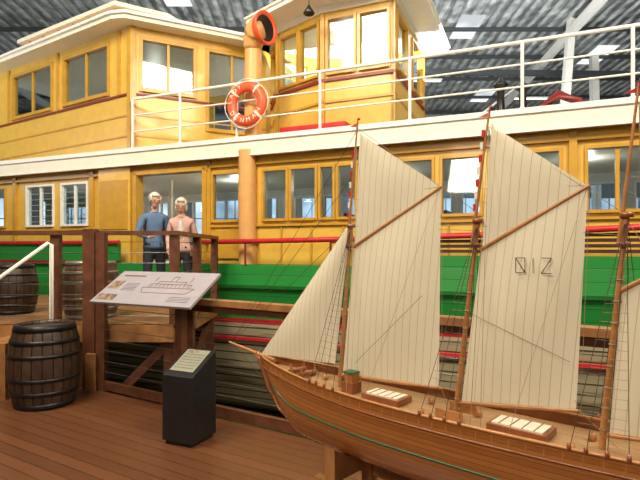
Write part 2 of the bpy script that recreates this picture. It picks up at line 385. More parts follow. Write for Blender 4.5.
letters('LADY', 172, 112); letters('DENMAN', 212, 330, True)

# ------------------------------------------------------------------ HALL
w = MB(); w.box(-20, 20, -5, 27, -1.75, -1.6, CONC); w.obj('floor')
def ceilz(y): return 10.2-.06*y
m, nt, b = newmat('foil_insulation'); L = nt.links.new
tc = N(nt, 'ShaderNodeTexCoord'); mpf = N(nt, 'ShaderNodeMapping'); mpf.inputs['Scale'].default_value = (1.0, .7, 1); L(tc.outputs['Object'], mpf.inputs['Vector'])
vo = N(nt, 'ShaderNodeTexVoronoi'); vo.inputs['Scale'].default_value = 3.2; L(mpf.outputs['Vector'], vo.inputs['Vector'])
nz = N(nt, 'ShaderNodeTexNoise'); nz.inputs['Scale'].default_value = 3.2; nz.inputs['Detail'].default_value = 6; L(mpf.outputs['Vector'], nz.inputs['Vector'])
r = N(nt, 'ShaderNodeValToRGB'); r.color_ramp.elements[0].position = .30; r.color_ramp.elements[1].position = .72
r.color_ramp.elements[0].color = (.20, .22, .23, 1); r.color_ramp.elements[1].color = (.72, .75, .74, 1)  # grey mottling in the colour stands in for reflections on the foil
L(nz.outputs['Fac'], r.inputs['Fac'])
wv = N(nt, 'ShaderNodeTexWave'); wv.wave_type = 'BANDS'; wv.bands_direction = 'X'; wv.inputs['Scale'].default_value = .9; wv.inputs['Distortion'].default_value = .6
L(tc.outputs['Object'], wv.inputs['Vector'])
r2 = N(nt, 'ShaderNodeValToRGB'); r2.color_ramp.elements[0].position = 0.02; r2.color_ramp.elements[1].position = .3
r2.color_ramp.elements[0].color = (.45, .45, .45, 1); r2.color_ramp.elements[1].color = (1, 1, 1, 1); L(wv.outputs['Fac'], r2.inputs['Fac'])  # pleat troughs shaded darker in the base colour
ml = N(nt, 'ShaderNodeMix', data_type='RGBA', blend_type='MULTIPLY'); ml.inputs['Factor'].default_value = 1; L(r.outputs['Color'], ml.inputs['A']); L(r2.outputs['Color'], ml.inputs['B'])
L(ml.outputs['Result'], b.inputs['Base Color'])
b.inputs['Metallic'].default_value = .35; b.inputs['Roughness'].default_value = .36
bp = N(nt, 'ShaderNodeBump'); bp.inputs['Strength'].default_value = .8; bp.inputs['Distance'].default_value = .15; L(vo.outputs['Distance'], bp.inputs['Height'])
bp2 = N(nt, 'ShaderNodeBump'); bp2.inputs['Strength'].default_value = .8; bp2.inputs['Distance'].default_value = .1; L(wv.outputs['Fac'], bp2.inputs['Height']); L(bp.outputs['Normal'], bp2.inputs['Normal']); L(bp2.outputs['Normal'], b.inputs['Normal'])
FOIL = m
w = MB(); w.add([(-20, -5, ceilz(-5)), (20, -5, ceilz(-5)), (20, 27, ceilz(27)), (-20, 27, ceilz(27)), (-20, -5, ceilz(-5)+.1), (20, -5, ceilz(-5)+.1), (20, 27, ceilz(27)+.1), (-20, 27, ceilz(27)+.1)],
    [[0, 1, 2, 3], [4, 5, 6, 7], [0, 1, 5, 4], [1, 2, 6, 5], [2, 3, 7, 6], [3, 0, 4, 7]], FOIL); w.obj('ceiling')
w = MB(); y = -4
while y < 27:
    w.beam((-20, y, ceilz(y)-.08), (20, y, ceilz(y)-.08), .08, .12, PURL); y += 2.1
w.obj('trim_1')
w = MB()
for x_ in (-14, -7, 0, 7.2, 14):
    w.beam((x_, -5, ceilz(-5)-.5), (x_+1.5, 27, ceilz(27)-.5), .16, .3, STEEL)
w.beam((10.6, 19, -1.6), (10.4, 19, 9.0), .25, .25, STEEL); w.beam((4.4, 22, 5.5), (8.6, 20.5, 8.7), .08, .08, STEEL)
w.beam((7.8, 16, 5.7), (8.3, 16.5, 9.2), .22, .22, STEEL)
w.beam((-20, 18, 8.3), (20, 18.5, 8.0), .12, .2, PURL); w.beam((-20, 24, 7.3), (20, 24, 7.3), .12, .12, STEEL)
w.obj('roof_truss')
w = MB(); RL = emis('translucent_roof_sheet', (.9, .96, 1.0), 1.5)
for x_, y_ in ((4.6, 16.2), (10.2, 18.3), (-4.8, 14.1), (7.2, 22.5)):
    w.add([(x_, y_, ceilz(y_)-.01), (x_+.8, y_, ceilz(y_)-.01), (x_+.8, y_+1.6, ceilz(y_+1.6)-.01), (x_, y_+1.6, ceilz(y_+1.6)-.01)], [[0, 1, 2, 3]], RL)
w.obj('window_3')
w = MB()
for x_, y_ in ((4.2, 20.5), (9.5, 22.5), (-9.5, 18.5)):
    z = ceilz(y_)-.42
    w.box(x_-.8, x_+.8, y_-.08, y_+.08, z, z+.06, STEEL); w.cyl((x_-.75, y_, z-.03), (x_+.75, y_, z-.03), .025, .025, TUBE, 8)
    for q in (-.6, .6): w.cyl((x_+q, y_, z+.06), (x_+q, y_, ceilz(y_)), .01, .01, STEEL, 6)
w.obj('ceiling_strip_lights')
WALLM = mat('hall_wall', (0.33, 0.34, 0.33), .7)
w = MB(); wo = [(1.5+i*4, 4.6+i*4, .2, 4.3) for i in range(9)]
wall(w, (-20, 26), (20, 26), .2, -1.6, 9.2, wo, WALLM); w.obj('wall_back')
w = MB(); gg = MB()
for i, o in enumerate(wo):
    for k in range(1, 6): w.obox((-20, 26), (20, 26), o[0]+k*.52-.03, o[0]+k*.52+.03, 0, .1, .2, 4.3, WHITE)
    for z in (1.2, 2.2, 3.2): w.obox((-20, 26), (20, 26), o[0], o[1], 0, .1, z, z+.06, WHITE)
    gg.obox((-20, 26), (20, 26), o[0], o[1], .15, .18, .2, 4.3, SKY)
w.obj('window_1'); gg.obj('window_2')
w = MB(); w.box(-20.2, -20, -5, 27, -1.6, 11, WALLM); w.obj('wall_left')
w = MB(); w.box(20, 20.2, -5, 27, -1.6, 11, WALLM); w.obj('wall_right')
w = MB(); w.box(-20, 20, -5.2, -5, -1.6, 11, WALLM); w.obj('wall_front')

# ------------------------------------------------------------------ timber deck, platform
A = Vector((-2.5, 5.8)); D = Vector((.854, -.52)).normalized()
w = MB()
w.prism([(-8, -3), (7, -3), (7, A.y-.609*9.5), (A.x, A.y), (-8, 5.86)], -.06, 0, DECK)
w.beam((A.x, A.y, -.16), (7, A.y-.609*9.5, -.16), .1, .2, TIMB)
for k in range(6): w.box(A.x+k*1.7-.05, A.x+k*1.7+.05, A.y-1.04*k-.25, A.y-1.04*k-.15, -1.6, -.06, TIMB)
for x_ in (-7, -3, 1, 5):
    w.box(x_, x_+.1, -2.5, -2.4, -1.6, -.06, TIMB)
w.obj('timber_deck_floor')
bpf = empty('boarding_platform')
w = MB(); PZ = .72
w.prism([(-7, 5.88), (-1.72, 5.88), (-1.72, 8.36), (-7, 10.5)], PZ-.05, PZ, PLAT)
w.box(-7, -1.72, 5.86, 5.93, PZ-.2, PZ-.0, TIMBO)
w.box(-7, -2.62, 5.9, 5.94, -.05, PZ-.2, TIMB)
w.box(-1.76, -1.70, 5.9, 8.3, PZ-.2, PZ, TIMBO)
for k in range(4): w.box(-6.9, -1.76, 6.5+k*.5, 6.56+k*.5, PZ-.2, PZ-.05, TIMB)
for p in ((-1.8, 5.95), (-1.8, 8.1), (-4.5, 6.0), (-4.5, 8.5), (-6.8, 6.0), (-6.8, 9.8)): w.box(p[0]-.06, p[0]+.06, p[1], p[1]+.12, -1.6, PZ-.05, TIMB)
w.beam((-2.6, 6.0, -.3), (-1.8, 6.0, .5), .06, .1, TIMB)
w.beam((-1.8, 6.1, -.5), (-1.8, 8.1, .45), .06, .1, TIMB); w.beam((-1.8, 8.1, -.5), (-1.8, 6.1, .45), .06, .1, TIMB)
w.obj('walkway', bpf)
w = MB()
for k in range(4): w.box(-3.35-.28*(k+1), -3.35-.28*k, 5.32, 5.86, 0, PZ-.18*k-.12, TIMB if k % 2 else TIMBO)
w.obj('stair_steps', bpf)
w = MB()
w.tube([(-3.06, 5.7, 0), (-3.06, 5.7, 1.66), (-3.10, 5.7, 1.68), (-4.4, 5.7, .75), (-4.4, 5.7, 0)], .022, WHITE)
w.obj('stair_handrail', bpf)
w = MB()
w.box(-2.72, -2.58, 5.72, 5.85, 0, 1.84, TIMB); w.box(-2.56, -2.46, 5.70, 5.80, 0, 1.80, TIMB)
w.box(-2.66, -2.54, 5.66, 5.72, 0, .42, TIMBO)
for x_ in (-3.12, -1.72, -4.6, -5.8): w.box(x_-.05, x_+.05, 5.87, 5.96, PZ, 1.78, TIMB)
for y_ in (7.0, 8.15): w.box(-1.77, -1.67, y_-.05, y_+.05, PZ, 1.78, TIMB)
w.beam((-7, 5.9, 1.80), (-1.65, 5.9, 1.80), .12, .05, TIMB); w.beam((-1.72, 5.9, 1.80), (-1.72, 8.2, 1.80), .12, .05, TIMB)
for k in range(8):
    z = PZ+.1+k*.125
    w.cyl((-7, 5.91, z), (-1.72, 5.91, z), .004, .004, WIRE, 6); w.cyl((-1.72, 5.91, z), (-1.72, 8.2, z), .004, .004, WIRE, 6)
w.obj('platform_railing', bpf)
w = MB()
def E(k, z, off=-.08): p = A+D*k; nn = Vector((-D.y, D.x)); return Vector((p.x+nn.x*off, p.y+nn.y*off, z))
w.beam(E(.12, 1.10), E(9, 1.08), .13, .055, TIMBO)
w.beam(E(.12, 1.04), E(9, 1.02), .05, .07, TIMB)
for k in (1.45, 3.05, 4.75, 6.4, 8):
    p = E(k, 0); w.box(p.x-.05, p.x+.05, p.y-.045, p.y+.045, 0, 1.06, TIMB)
for k in range(8):
    z = .1+k*.12; w.cyl(E(.12, z), E(9, z), .0035, .0035, WIRE, 6)
w.beam(E(.12, .07), E(9, .07), .05, .09, TIMB)
w.obj('deck_railing')

# info panel
ip = empty('info_panel', (-1.61, 4.86, 1.225), math.atan2(-.44, .90))
PAN = mat('panel_print', (0.36, 0.33, 0.37), .35, var=.06); PICT = mat('printed_photo', (0.25, 0.17, 0.12), .4, var=.7, scale=25); INK = mat('ink', (.09, .09, .10), .5); BRN = mat('brown_ink', (.16, .07, .04), .5)
tilt = math.atan2(.27, .42)
w = MB(); w.box(-.63, .63, -.26, .26, -.012, .012, PAN)
w.box(-.6, -.36, -.22, -.13, .012, .0135, PICT); w.box(-.6, -.45, -.04, .09, .012, .0135, PICT)
w.box(-.55, -.25, .17, .19, .012, .0135, BRN)
for k in range(6): w.box(-.40, -.22, -.06+k*.022, -.055+k*.022, .012, .0135, INK)
for k in range(4): w.box(.3, .55, -.2+k*.022, -.195+k*.022, .012, .0135, INK)
# line drawing of a steamer: hull, two decks, funnel, wheelhouse
def ln(x0, y0, x1, y1): w.beam((x0, y0, .013), (x1, y1, .013), .006, .002, BRN)
for a in ((-.15, .0, .5, .0), (-.10, -.08, .44, -.08), (-.15, 0, -.10, -.08), (.5, 0, .44, -.08), (-.08, .06, .43, .06), (-.08, 0, -.08, .06), (.43, 0, .43, .06), (.0, .10, .34, .10), (.0, .06, .0, .10), (.34, .06, .34, .10),
          (.14, .10, .14, .18), (.20, .10, .20, .18), (.14, .18, .20, .18), (-.06, .10, -.06, .17), (.38, .10, .38, .17)): ln(*a)
for k in range(10): ln(-.05+k*.05, .015, -.05+k*.05, .05)
o = w.obj('panel_board', ip); o.rotation_euler = (tilt, 0, 0)
w = MB(); w.box(.24, .32, .02, .10, -1.225, -.03, TIMB); w.beam((-.45, .05, -.05), (.45, .05, -.05), .06, .05, BLACK)
w.obj('panel_posts', ip)

# black pedestal
pd = empty('display_pedestal', (-1.10, 4.22, 0), math.radians(-24))
w = MB(); hw, hd = .155, .16
v = [(-hw, -hd, .03), (hw, -hd, .03), (hw, hd, .03), (-hw, hd, .03), (-hw, -hd, .57), (hw, -hd, .57), (hw, hd, .74), (-hw, hd, .74)]
w.add(v, [[0, 1, 2, 3], [4, 5, 6, 7], [0, 1, 5, 4], [1, 2, 6, 5], [2, 3, 7, 6], [3, 0, 4, 7]], BLACK)
w.box(-hw+.02, hw-.02, -hd+.02, hd-.02, 0, .03, BLACK); w.obj('cabinet', pd, bevel=.006)
w = MB(); sl = .17/.32
def tp(x_, y_, d=.004): return (x_, y_, .57+(y_+hd)*sl+d)
w.add([tp(-.12, -.11), tp(.12, -.11), tp(.12, .13), tp(-.12, .13), tp(-.12, -.11, .008), tp(.12, -.11, .008), tp(.12, .13, .008), tp(-.12, .13, .008)],
      [[0, 1, 2, 3], [4, 5, 6, 7], [0, 1, 5, 4], [1, 2, 6, 5], [2, 3, 7, 6], [3, 0, 4, 7]], mat('label_card', (.27, .27, .20), .5))
for k in range(6): w.add([tp(-.1, -.08+k*.03, .009), tp(.1, -.08+k*.03, .009), tp(.1, -.074+k*.03, .009), tp(-.1, -.074+k*.03, .009)], [[0, 1, 2, 3]], INK)
w.add([tp(-.1, .09, .009), tp(.0, .09, .009), tp(.0, .12, .009), tp(-.1, .12, .009)], [[0, 1, 2, 3]], PICT)
w.obj('label', pd)

# barrels
def barrel(name, loc, hgt, r0, wood, hoop):
    e = empty(name, loc); w = MB(); n = 22
    def rad(t): return r0*(.80+.20*(1-(2*t-1)**2))
    for k in range(n):
        a0 = 2*math.pi*(k+.04)/n; a1 = 2*math.pi*(k+.96)/n; vs = []; m_ = wood[k % len(wood)]
        for i in range(11):
            t = i/10; r = rad(t)
            for a in (a0, (a0+a1)/2, a1): vs.append(((r if a not in (a0, a1) else r*.988)*math.cos(a), (r if a not in (a0, a1) else r*.988)*math.sin(a), t*hgt))
        for a in (a0, (a0+a1)/2, a1): vs.append(((rad(1)-.03)*math.cos(a), (rad(1)-.03)*math.sin(a), hgt))
        for a in (a0, (a0+a1)/2, a1): vs.append(((rad(1)-.03)*math.cos(a), (rad(1)-.03)*math.sin(a), hgt-.04))
        w.add(vs, [[i*3+j, i*3+j+1, i*3+j+4, i*3+j+3] for i in range(12) for j in range(2)], m_, True)
    rc = r0*.8-.03
    for k in range(6):
        x0 = -rc+2*rc*k/6; x1 = x0+2*rc/6-.004; f = lambda x_: math.sqrt(max(0, rc*rc-x_*x_))
        w.prism([(x0, -f(x0)), (x1, -f(x1)), (x1, f(x1)), (x0, f(x0))], hgt-.06, hgt-.035, wood[k % len(wood)])
    w.lathe([(0, .0), (rad(0)*.98, .0), (rad(0)*.98, hgt*.02)], wood[0], n=22)
    w.lathe([(rad(.0)*.96, .01), (rad(.5)*.96, hgt*.5), (rad(1)*.96-.02, hgt-.03)], BLACK, n=22)
    w.obj('staves', e, recalc=True)
    w = MB()
    for t0, t1 in ((.0, .075), (.17, .22), (.34, .38), (.62, .66), (.78, .83), (.925, 1.0)):
        w.lathe([(rad(t0)+.001, t0*hgt), (rad(t0)+.006, t0*hgt), (rad(t1)+.006, t1*hgt), (rad(t1)+.001, t1*hgt)], hoop, n=32)
    w.obj('hoops', e); return e
OAK = [mat('dark_oak_%d' % i, c, .45, var=.3, scale=12) for i, c in enumerate([(.045, .024, .014), (.055, .03, .017), (.04, .02, .012)])]
OAKL = [mat('aged_oak_%d' % i, c, .5, var=.3, scale=12) for i, c in enumerate([(.15, .08, .045), (.18, .10, .055), (.12, .06, .035)])]
IRON = mat('black_hoop_iron', (.02, .02, .022), .4, metal=.6); GALV = mat('galvanised_hoop', (.35, .33, .3), .4, metal=.7)
barrel('barrel', (-2.87, 5.22, 0), .84, .345, OAK, IRON)
barrel('barrel', (-3.0, 6.55, PZ), .74, .36, OAKL, GALV)
barrel('barrel', (-4.3, 6.98, PZ), .68, .33, OAK, IRON)

# ------------------------------------------------------------------ MODEL SHIP
ms = empty('model_sailing_ship', (.10, 2.55, 0), math.atan2(-.667, .745))
def hullmat():
    m, nt, b = newmat('varnished_model_hull'); L = nt.links.new
    uv = N(nt, 'ShaderNodeUVMap'); sp = N(nt, 'ShaderNodeSeparateXYZ'); L(uv.outputs['UV'], sp.inputs['Vector'])
    mu = N(nt, 'ShaderNodeMath', operation='MULTIPLY'); L(sp.outputs['Y'], mu.inputs[0]); mu.inputs[1].default_value = 22
    fl = N(nt, 'ShaderNodeMath', operation='FLOOR'); L(mu.outputs[0], fl.inputs[0]); fr = N(nt, 'ShaderNodeMath', operation='FRACT'); L(mu.outputs[0], fr.inputs[0])
    wn = N(nt, 'ShaderNodeTexWhiteNoise', noise_dimensions='1D'); L(fl.outputs[0], wn.inputs['W'])
    tc = N(nt, 'ShaderNodeTexCoord'); mp = N(nt, 'ShaderNodeMapping'); mp.inputs['Scale'].default_value = (6, 60, 60); L(tc.outputs['Object'], mp.inputs['Vector'])
    nz = N(nt, 'ShaderNodeTexNoise'); nz.inputs['Scale'].default_value = 1.5; L(mp.outputs['Vector'], nz.inputs['Vector'])
    ad = N(nt, 'ShaderNodeMath', operation='ADD'); L(wn.outputs['Value'], ad.inputs[0]); L(nz.outputs['Fac'], ad.inputs[1])
    hf = N(nt, 'ShaderNodeMath', operation='MULTIPLY'); L(ad.outputs[0], hf.inputs[0]); hf.inputs[1].default_value = .5
    mx = N(nt, 'ShaderNodeMix', data_type='RGBA'); L(hf.outputs[0], mx.inputs['Factor']); mx.inputs['A'].default_value = (.27, .085, .018, 1); mx.inputs['B'].default_value = (.48, .19, .045, 1)
    lt = N(nt, 'ShaderNodeMath', operation='LESS_THAN'); L(fr.outputs[0], lt.inputs[0]); lt.inputs[1].default_value = .1
    m2 = N(nt, 'ShaderNodeMix', data_type='RGBA'); L(lt.outputs[0], m2.inputs['Factor']); L(mx.outputs['Result'], m2.inputs['A']); m2.inputs['B'].default_value = (.16, .045, .012, 1)
    L(m2.outputs['Result'], b.inputs['Base Color']); b.inputs['Roughness'].default_value = .25; b.inputs['Coat Weight'].default_value = 1.0; b.inputs['Coat Roughness'].default_value = .07; return m
HULLM = hullmat()
MDECK = planks('model_deck_planks', (.36, .20, .085), (.48, .29, .13), .014, 'Y', gap=.12, gapcol=(.12, .055, .025), rough=.5, grain=(6, 60, 60))
SPAR = mat('varnished_spar', (.42, .18, .055), .35, var=.2, scale=20, coat=.3)
WOODM = mat('model_mahogany', (.26, .085, .03), .35, var=.2, scale=20, coat=.3)
ROPE = mat('rigging_line', (.30, .22, .13), .7); ROPED = mat('tarred_line', (.05, .035, .025), .7)
k0, k1 = -.60, 1.95
def wb(k):
    t = (k-k0)/(k1-k0)
    if t < .4: return .205*math.sin(math.pi/2*min(1, t/.4))**.75 if t > 0 else .0
    return .205*(1-.35*((t-.4)/.6)**2.2)
def zs(k): t = (k-k0)/(k1-k0); return .935+.045*(1-t*2.2)**2*(1 if t < .45 else .6)
def zk(k):
    t = (k-k0)/(k1-k0)
    if t < .16: return .60+(zs(k0)-.60)*(1-t/.16)**2.0*.98
    if t > .8: return .60+.22*((t-.8)/.2)**2
    return .60
NS, NT = 60, 14
me = bpy.data.meshes.new('hull'); bm = bmesh.new(); uvl = bm.loops.layers.uv.new('UVMap')
grid = {}
for i in range(NS+1):
    k = k0+(k1-k0)*i/NS; wbk = max(wb(k), .003)
    for sd in (-1, 1):
        for j in range(NT+1):
            t = j/NT; a = t*math.pi/2
            pw = .55+.35*max(0, 1-(i/NS)/.35)
            y = sd*wbk*(math.cos(a)**pw if t < 1 else 0); z = zs(k)-(zs(k)-zk(k))*(math.sin(a)**1.25)
            grid[i, sd, j] = (bm.verts.new((k, y, z)), (i/NS*3, t))
for i in range(NS):
    for sd in (-1, 1):
        for j in range(NT):
            q = [grid[i, sd, j], grid[i+1, sd, j], grid[i+1, sd, j+1], grid[i, sd, j+1]]
            if sd == 1: q = q[::-1]
            f = bm.faces.new([v[0] for v in q]); f.smooth = True
            for l, v in zip(f.loops, q): l[uvl].uv = v[1]
q = [grid[NS, -1, j][0] for j in range(NT+1)]+[grid[NS, 1, j][0] for j in range(NT, -1, -1)]
bm.faces.new(q); bm.to_mesh(me); bm.free(); me.materials.append(HULLM)
o = bpy.data.objects.new('hull', me); sc.collection.objects.link(o); o.parent = ms
w = MB()
vs = []; KS = [k0+.02+(k1-k0-.04)*i/50 for i in range(51)]
for k in KS:
    y = max(wb(k)-.006, .002); vs += [(k, -y, zs(k)-.04), (k, y, zs(k)-.04)]
w.add(vs, [[2*i, 2*i+2, 2*i+3, 2*i+1] for i in range(50)], MDECK)
for sd in (-1, 1):
    vs = []
    for k in KS: y = sd*max(wb(k)-.006, .002); vs += [(k, y, zs(k)-.04), (k, y, zs(k))]
    w.add(vs, [[2*i, 2*i+2, 2*i+3, 2*i+1] for i in range(50)], WOODM)
w.obj('deck', ms, recalc=False)
w = MB(); G2 = mat('green_waterline', (.02, .12, .05), .4)
for sd in (-1, 1):
    w.tube([(k, sd*max(wb(k), .004), zs(k)+.003) for k in KS], .007, SPAR, 8)
    w.tube([(k, sd*(max(wb(k), .004)+.001), zs(k)-.05) for k in KS], .004, WOODM, 6)
    pts = []
    for k in KS[3:]:
        t = .40; a = t*math.pi/2; i = (k-k0)/(k1-k0); pw = .55+.35*max(0, 1-i/.35)
        pts.append((k, sd*(wb(k)*math.cos(a)**pw+.001), zs(k)-(zs(k)-zk(k))*math.sin(a)**1.25))
    w.tube(pts, .0045, G2, 6)
w.tube([(k0-.03, 0, zs(k0)+.02), (k0-.01, 0, zs(k0)-.03), (k0+.06, 0, .80), (k0+.16, 0, .70), (k0+.32, 0, .62), (k0+.45, 0, .592), (1.5, 0, .59)], .012, WOODM, 8)
w.cyl((-.48, 0, .965), (-.90, 0, 1.02), .013, .007, SPAR, 12)
w.cyl((-.60, 0, .93), (-.66, 0, .985), .008, .006, SPAR, 8)
w.obj('rails_and_keel', ms)
w = MB()
def hatch(k, y, l, b_, h_, top=CREAM):
    z = zs(k)-.04; w.box(k-l/2, k+l/2, y-b_/2, y+b_/2, z, z+h_, WOODM); w.box(k-l/2+.014, k+l/2-.014, y-b_/2+.014, y+b_/2-.014, z+h_, z+h_+.006, top)
    if top is CREAM:
        for q in range(1, 5): w.box(k-l/2+q*l/5-.002, k-l/2+q*l/5+.002, y-b_/2+.012, y+b_/2-.012, z+h_+.006, z+h_+.008, TIMBO)
hatch(.30, -.02, .20, .12, .028); hatch(.92, -.02, .22, .13, .030); hatch(1.5, 0, .3, .16, .06, SPAR)
hatch(.10, -.03, .07, .07, .05, SPAR); hatch(-.02, .06, .05, .04, .035, G2)
w.box(.075, .125, -.055, -.005, zs(.1)+.01, zs(.1)+.055, SPAR); w.box(.07, .13, -.06, 0, zs(.1)+.055, zs(.1)+.062, G2)
for k in (-.3, -.22): w.cyl((k, -.06, zs(k)-.02), (k, .06, zs(k)-.02), .014, .014, WOODM, 10); w.cyl((k, -.05, zs(k)-.04), (k, -.05, zs(k)+.02), .006, .006, SPAR, 6); w.cyl((k, .05, zs(k)-.04), (k, .05, zs(k)+.02), .006, .006, SPAR, 6)
for k, y in ((-.12, .03), (.48, .08), (.53, -.1), (.72, .05), (1.15, .06), (1.12, -.1)):
    w.lathe([(0, .0), (.012, 0), (.015, .015), (.012, .03), (0, .03)], SPAR, (k, y, zs(k)-.04), 10)
w.box(.58, .70, -.07, -.06, zs(.6)-.04, zs(.6)+.0, SPAR); w.box(.58, .70, .06, .07, zs(.6)-.04, zs(.6), SPAR)
k = -.5
while k < 1.9:
    for sd in (-1, 1): w.cyl((k, sd*(wb(k)-.003), zs(k)-.04), (k, sd*(wb(k)-.003), zs(k)+.0), .003, .003, SPAR, 6)
    k += .06
w.obj('deck_gear', ms)
mast = [((0, .90), (.122, 2.24)), ((.637, .88), (.793, 2.17)), ((1.19, .88), (1.31, 2.16))]
w = MB()
def mp_(i, z): (ka, za), (kb, zb) = mast[i]; t = (z-za)/(zb-za); return Vector((ka+(kb-ka)*t, 0, z))
for i in range(3):
    w.cyl(mp_(i, .88), mp_(i, 1.72), .012, .009, SPAR, 12); w.cyl(mp_(i, 1.62)+Vector((-.014, 0, 0)), mp_(i, mast[i][1][1])+Vector((-.006, 0, 0)), .008, .004, SPAR, 10)
    for z in (1.62, 1.72): w.lathe([(0, -.008), (.022, -.008), (.022, .008), (0, .008)], WOODM, mp_(i, z), 12)
    w.lathe([(0, 0), (.010, .004), (0, .016)], RED, mp_(i, mast[i][1][1]), 8)
    z = .97
    while z < 1.55: w.lathe([(.011, 0), (.015, .003), (.011, .006)], ROPE, mp_(i, z), 8); z += .075
def V(k, z, y=0): return Vector((k, y, z))
gaffs = [((.09, 1.615), (.575, 1.875)), ((.748, 1.60), (1.155, 1.83)), ((1.25, 1.46), (1.66, 1.72))]
booms = [((.015, .965), (.575, 1.00)), ((.655, .955), (1.125, 1.02)), ((1.21, .955), (1.68, 1.0))]
for g_ in gaffs+booms: w.cyl(V(*g_[0]), V(*g_[1]), .009, .006, SPAR, 10)
w.obj('masts_and_spars', ms)
def sailmat(name, seams):
    m = bpy.data.materials.new(name); m.use_nodes = True; nt = m.node_tree; nt.nodes.clear(); L = nt.links.new
    o = N(nt, 'ShaderNodeOutputMaterial'); uv = N(nt, 'ShaderNodeUVMap'); sp = N(nt, 'ShaderNodeSeparateXYZ'); L(uv.outputs['UV'], sp.inputs['Vector'])
    mu = N(nt, 'ShaderNodeMath', operation='DIVIDE'); L(sp.outputs['X'], mu.inputs[0]); mu.inputs[1].default_value = seams
    fr = N(nt, 'ShaderNodeMath', operation='FRACT'); L(mu.outputs[0], fr.inputs[0]); lt = N(nt, 'ShaderNodeMath', operation='LESS_THAN'); L(fr.outputs[0], lt.inputs[0]); lt.inputs[1].default_value = .07
    tc = N(nt, 'ShaderNodeTexCoord'); nz = N(nt, 'ShaderNodeTexNoise'); nz.inputs['Scale'].default_value = 5; L(tc.outputs['Object'], nz.inputs['Vector'])
    r = N(nt, 'ShaderNodeValToRGB'); r.color_ramp.elements[0].color = (.78, .71, .54, 1); r.color_ramp.elements[1].color = (.87, .81, .64, 1); L(nz.outputs['Fac'], r.inputs['Fac'])
    mx = N(nt, 'ShaderNodeMix', data_type='RGBA'); L(lt.outputs[0], mx.inputs['Factor']); L(r.outputs['Color'], mx.inputs['A']); mx.inputs['B'].default_value = (.56, .48, .32, 1)
    d = N(nt, 'ShaderNodeBsdfDiffuse'); t = N(nt, 'ShaderNodeBsdfTranslucent'); L(mx.outputs['Result'], d.inputs['Color']); L(mx.outputs['Result'], t.inputs['Color'])
    ms_ = N(nt, 'ShaderNodeMixShader'); ms_.inputs['Fac'].default_value = .18; L(d.outputs[0], ms_.inputs[1]); L(t.outputs[0], ms_.inputs[2]); L(ms_.outputs[0], o.inputs['Surface']); return m
SAIL = sailmat('sailcloth', .036)
def sail(name, tack, clew, peak, throat, belly=.03, mt=SAIL):
    me = bpy.data.meshes.new(name); bm = bmesh.new(); ul = bm.loops.layers.uv.new('UVMap'); n = 18; G = {}
    for i in range(n+1):
        for j in range(n+1):
            u, v = i/n, j/n
            p = V(*tack)*(1-u)*(1-v)+V(*clew)*u*(1-v)+V(*peak)*u*v+V(*throat)*(1-u)*v
            p.y += -belly*math.sin(math.pi*u)*math.sin(math.pi*v)
            G[i, j] = bm.verts.new(p)
    for i in range(n):
        for j in range(n):
            f = bm.faces.new([G[i, j], G[i+1, j], G[i+1, j+1], G[i, j+1]]); f.smooth = True
            for l in f.loops: l[ul].uv = (l.vert.co.x-.09*(l.vert.co.z-.95), l.vert.co.z)
    bm.to_mesh(me); bm.free(); me.materials.append(mt)
    o = bpy.data.objects.new(name, me); sc.collection.objects.link(o); o.parent = ms
    return o
sail('fore_sail', (.02, .970), (.560, 1.005), (.570, 1.872), (.093, 1.616))
sail('fore_topsail', (.096, 1.618), (.572, 1.874), (.135, 2.17), (.130, 2.19), .012)
sail('main_sail', (.665, .960), (1.110, 1.022), (1.148, 1.826), (.752, 1.602))
sail('main_topsail', (.756, 1.604), (1.150, 1.828), (.800, 2.10), (.797, 2.125), .012)
sail('mizzen_sail', (1.215, .960), (1.66, 1.0), (1.645, 1.71), (1.255, 1.463))
sail('jib_sail', (-.60, .985), (-.03, 1.015), (.065, 1.70), (.06, 1.73), .03)
w = MB()
def stroke(pts):
    for a, b in zip(pts[:-1], pts[1:]): w.beam((a[0], -.034, a[1]), (b[0], -.034, b[1]), .002, .003, ROPED)
zb, zt = 1.513, 1.570
stroke([(.905, zb), (.905, zt), (.94, zb), (.94, zt)]); stroke([(.905, zb), (.94, zb)]); stroke([(.905, zt), (.94, zt)]); stroke([(.97, zb), (.97, zt)])
stroke([(1.00, zt), (1.036, zt), (1.0, zb), (1.036, zb)])
w.obj('sail_number', ms)
w = MB(); RR = .0013
def line(a, b, m_=ROPE, r=RR):
    a = Vector(a); b = Vector(b); w.cyl(a, b, r, r, m_, 5)
for i in range(3):
    top = mp_(i, 1.72); b0 = mast[i][0][0]
    for sd in (-1, 1):
        feet = []
        for dk in (-.05, .0, .06, .12):
            k = b0+dk; y = sd*(wb(k)+.006); ft = V(k, zs(k), y); feet.append(ft); line(ft, top, ROPED)
            w.lathe([(0, 0), (.007, .004), (.007, .02), (0, .025)], WOODM, (k, y, zs(k)), 8)
        for q in range(1, 24):
            t = q/26; line(feet[0].lerp(top, t), feet[3].lerp(top, t), ROPE, .0007)
        for dk in (.16, .20):
            k = b0+dk; line(V(k, zs(k), sd*wb(k)), mp_(i, 2.1), ROPE)
        line(V(b0+.30, zs(b0+.3), sd*wb(b0+.3)), V(*gaffs[i][0]).lerp(V(*gaffs[i][1]), .98), ROPE, .0008)
    pk = V(*gaffs[i][1]); line(pk, mp_(i, 1.85), ROPE); line(pk.lerp(V(*gaffs[i][0]), .45), mp_(i, 1.80), ROPE)
    line(V(*booms[i][1]), V(b0+.62, zs(b0+.6)-.03, -.02), ROPE); line(V(*booms[i][1]), mp_(i, 1.70)+Vector((0, .02, 0)), ROPE)
    line(V(*booms[i][1]), pk, ROPE, .001)
for z in (1.72, 1.98, 2.2): line(V(-.88, 1.02), mp_(0, z), ROPED)
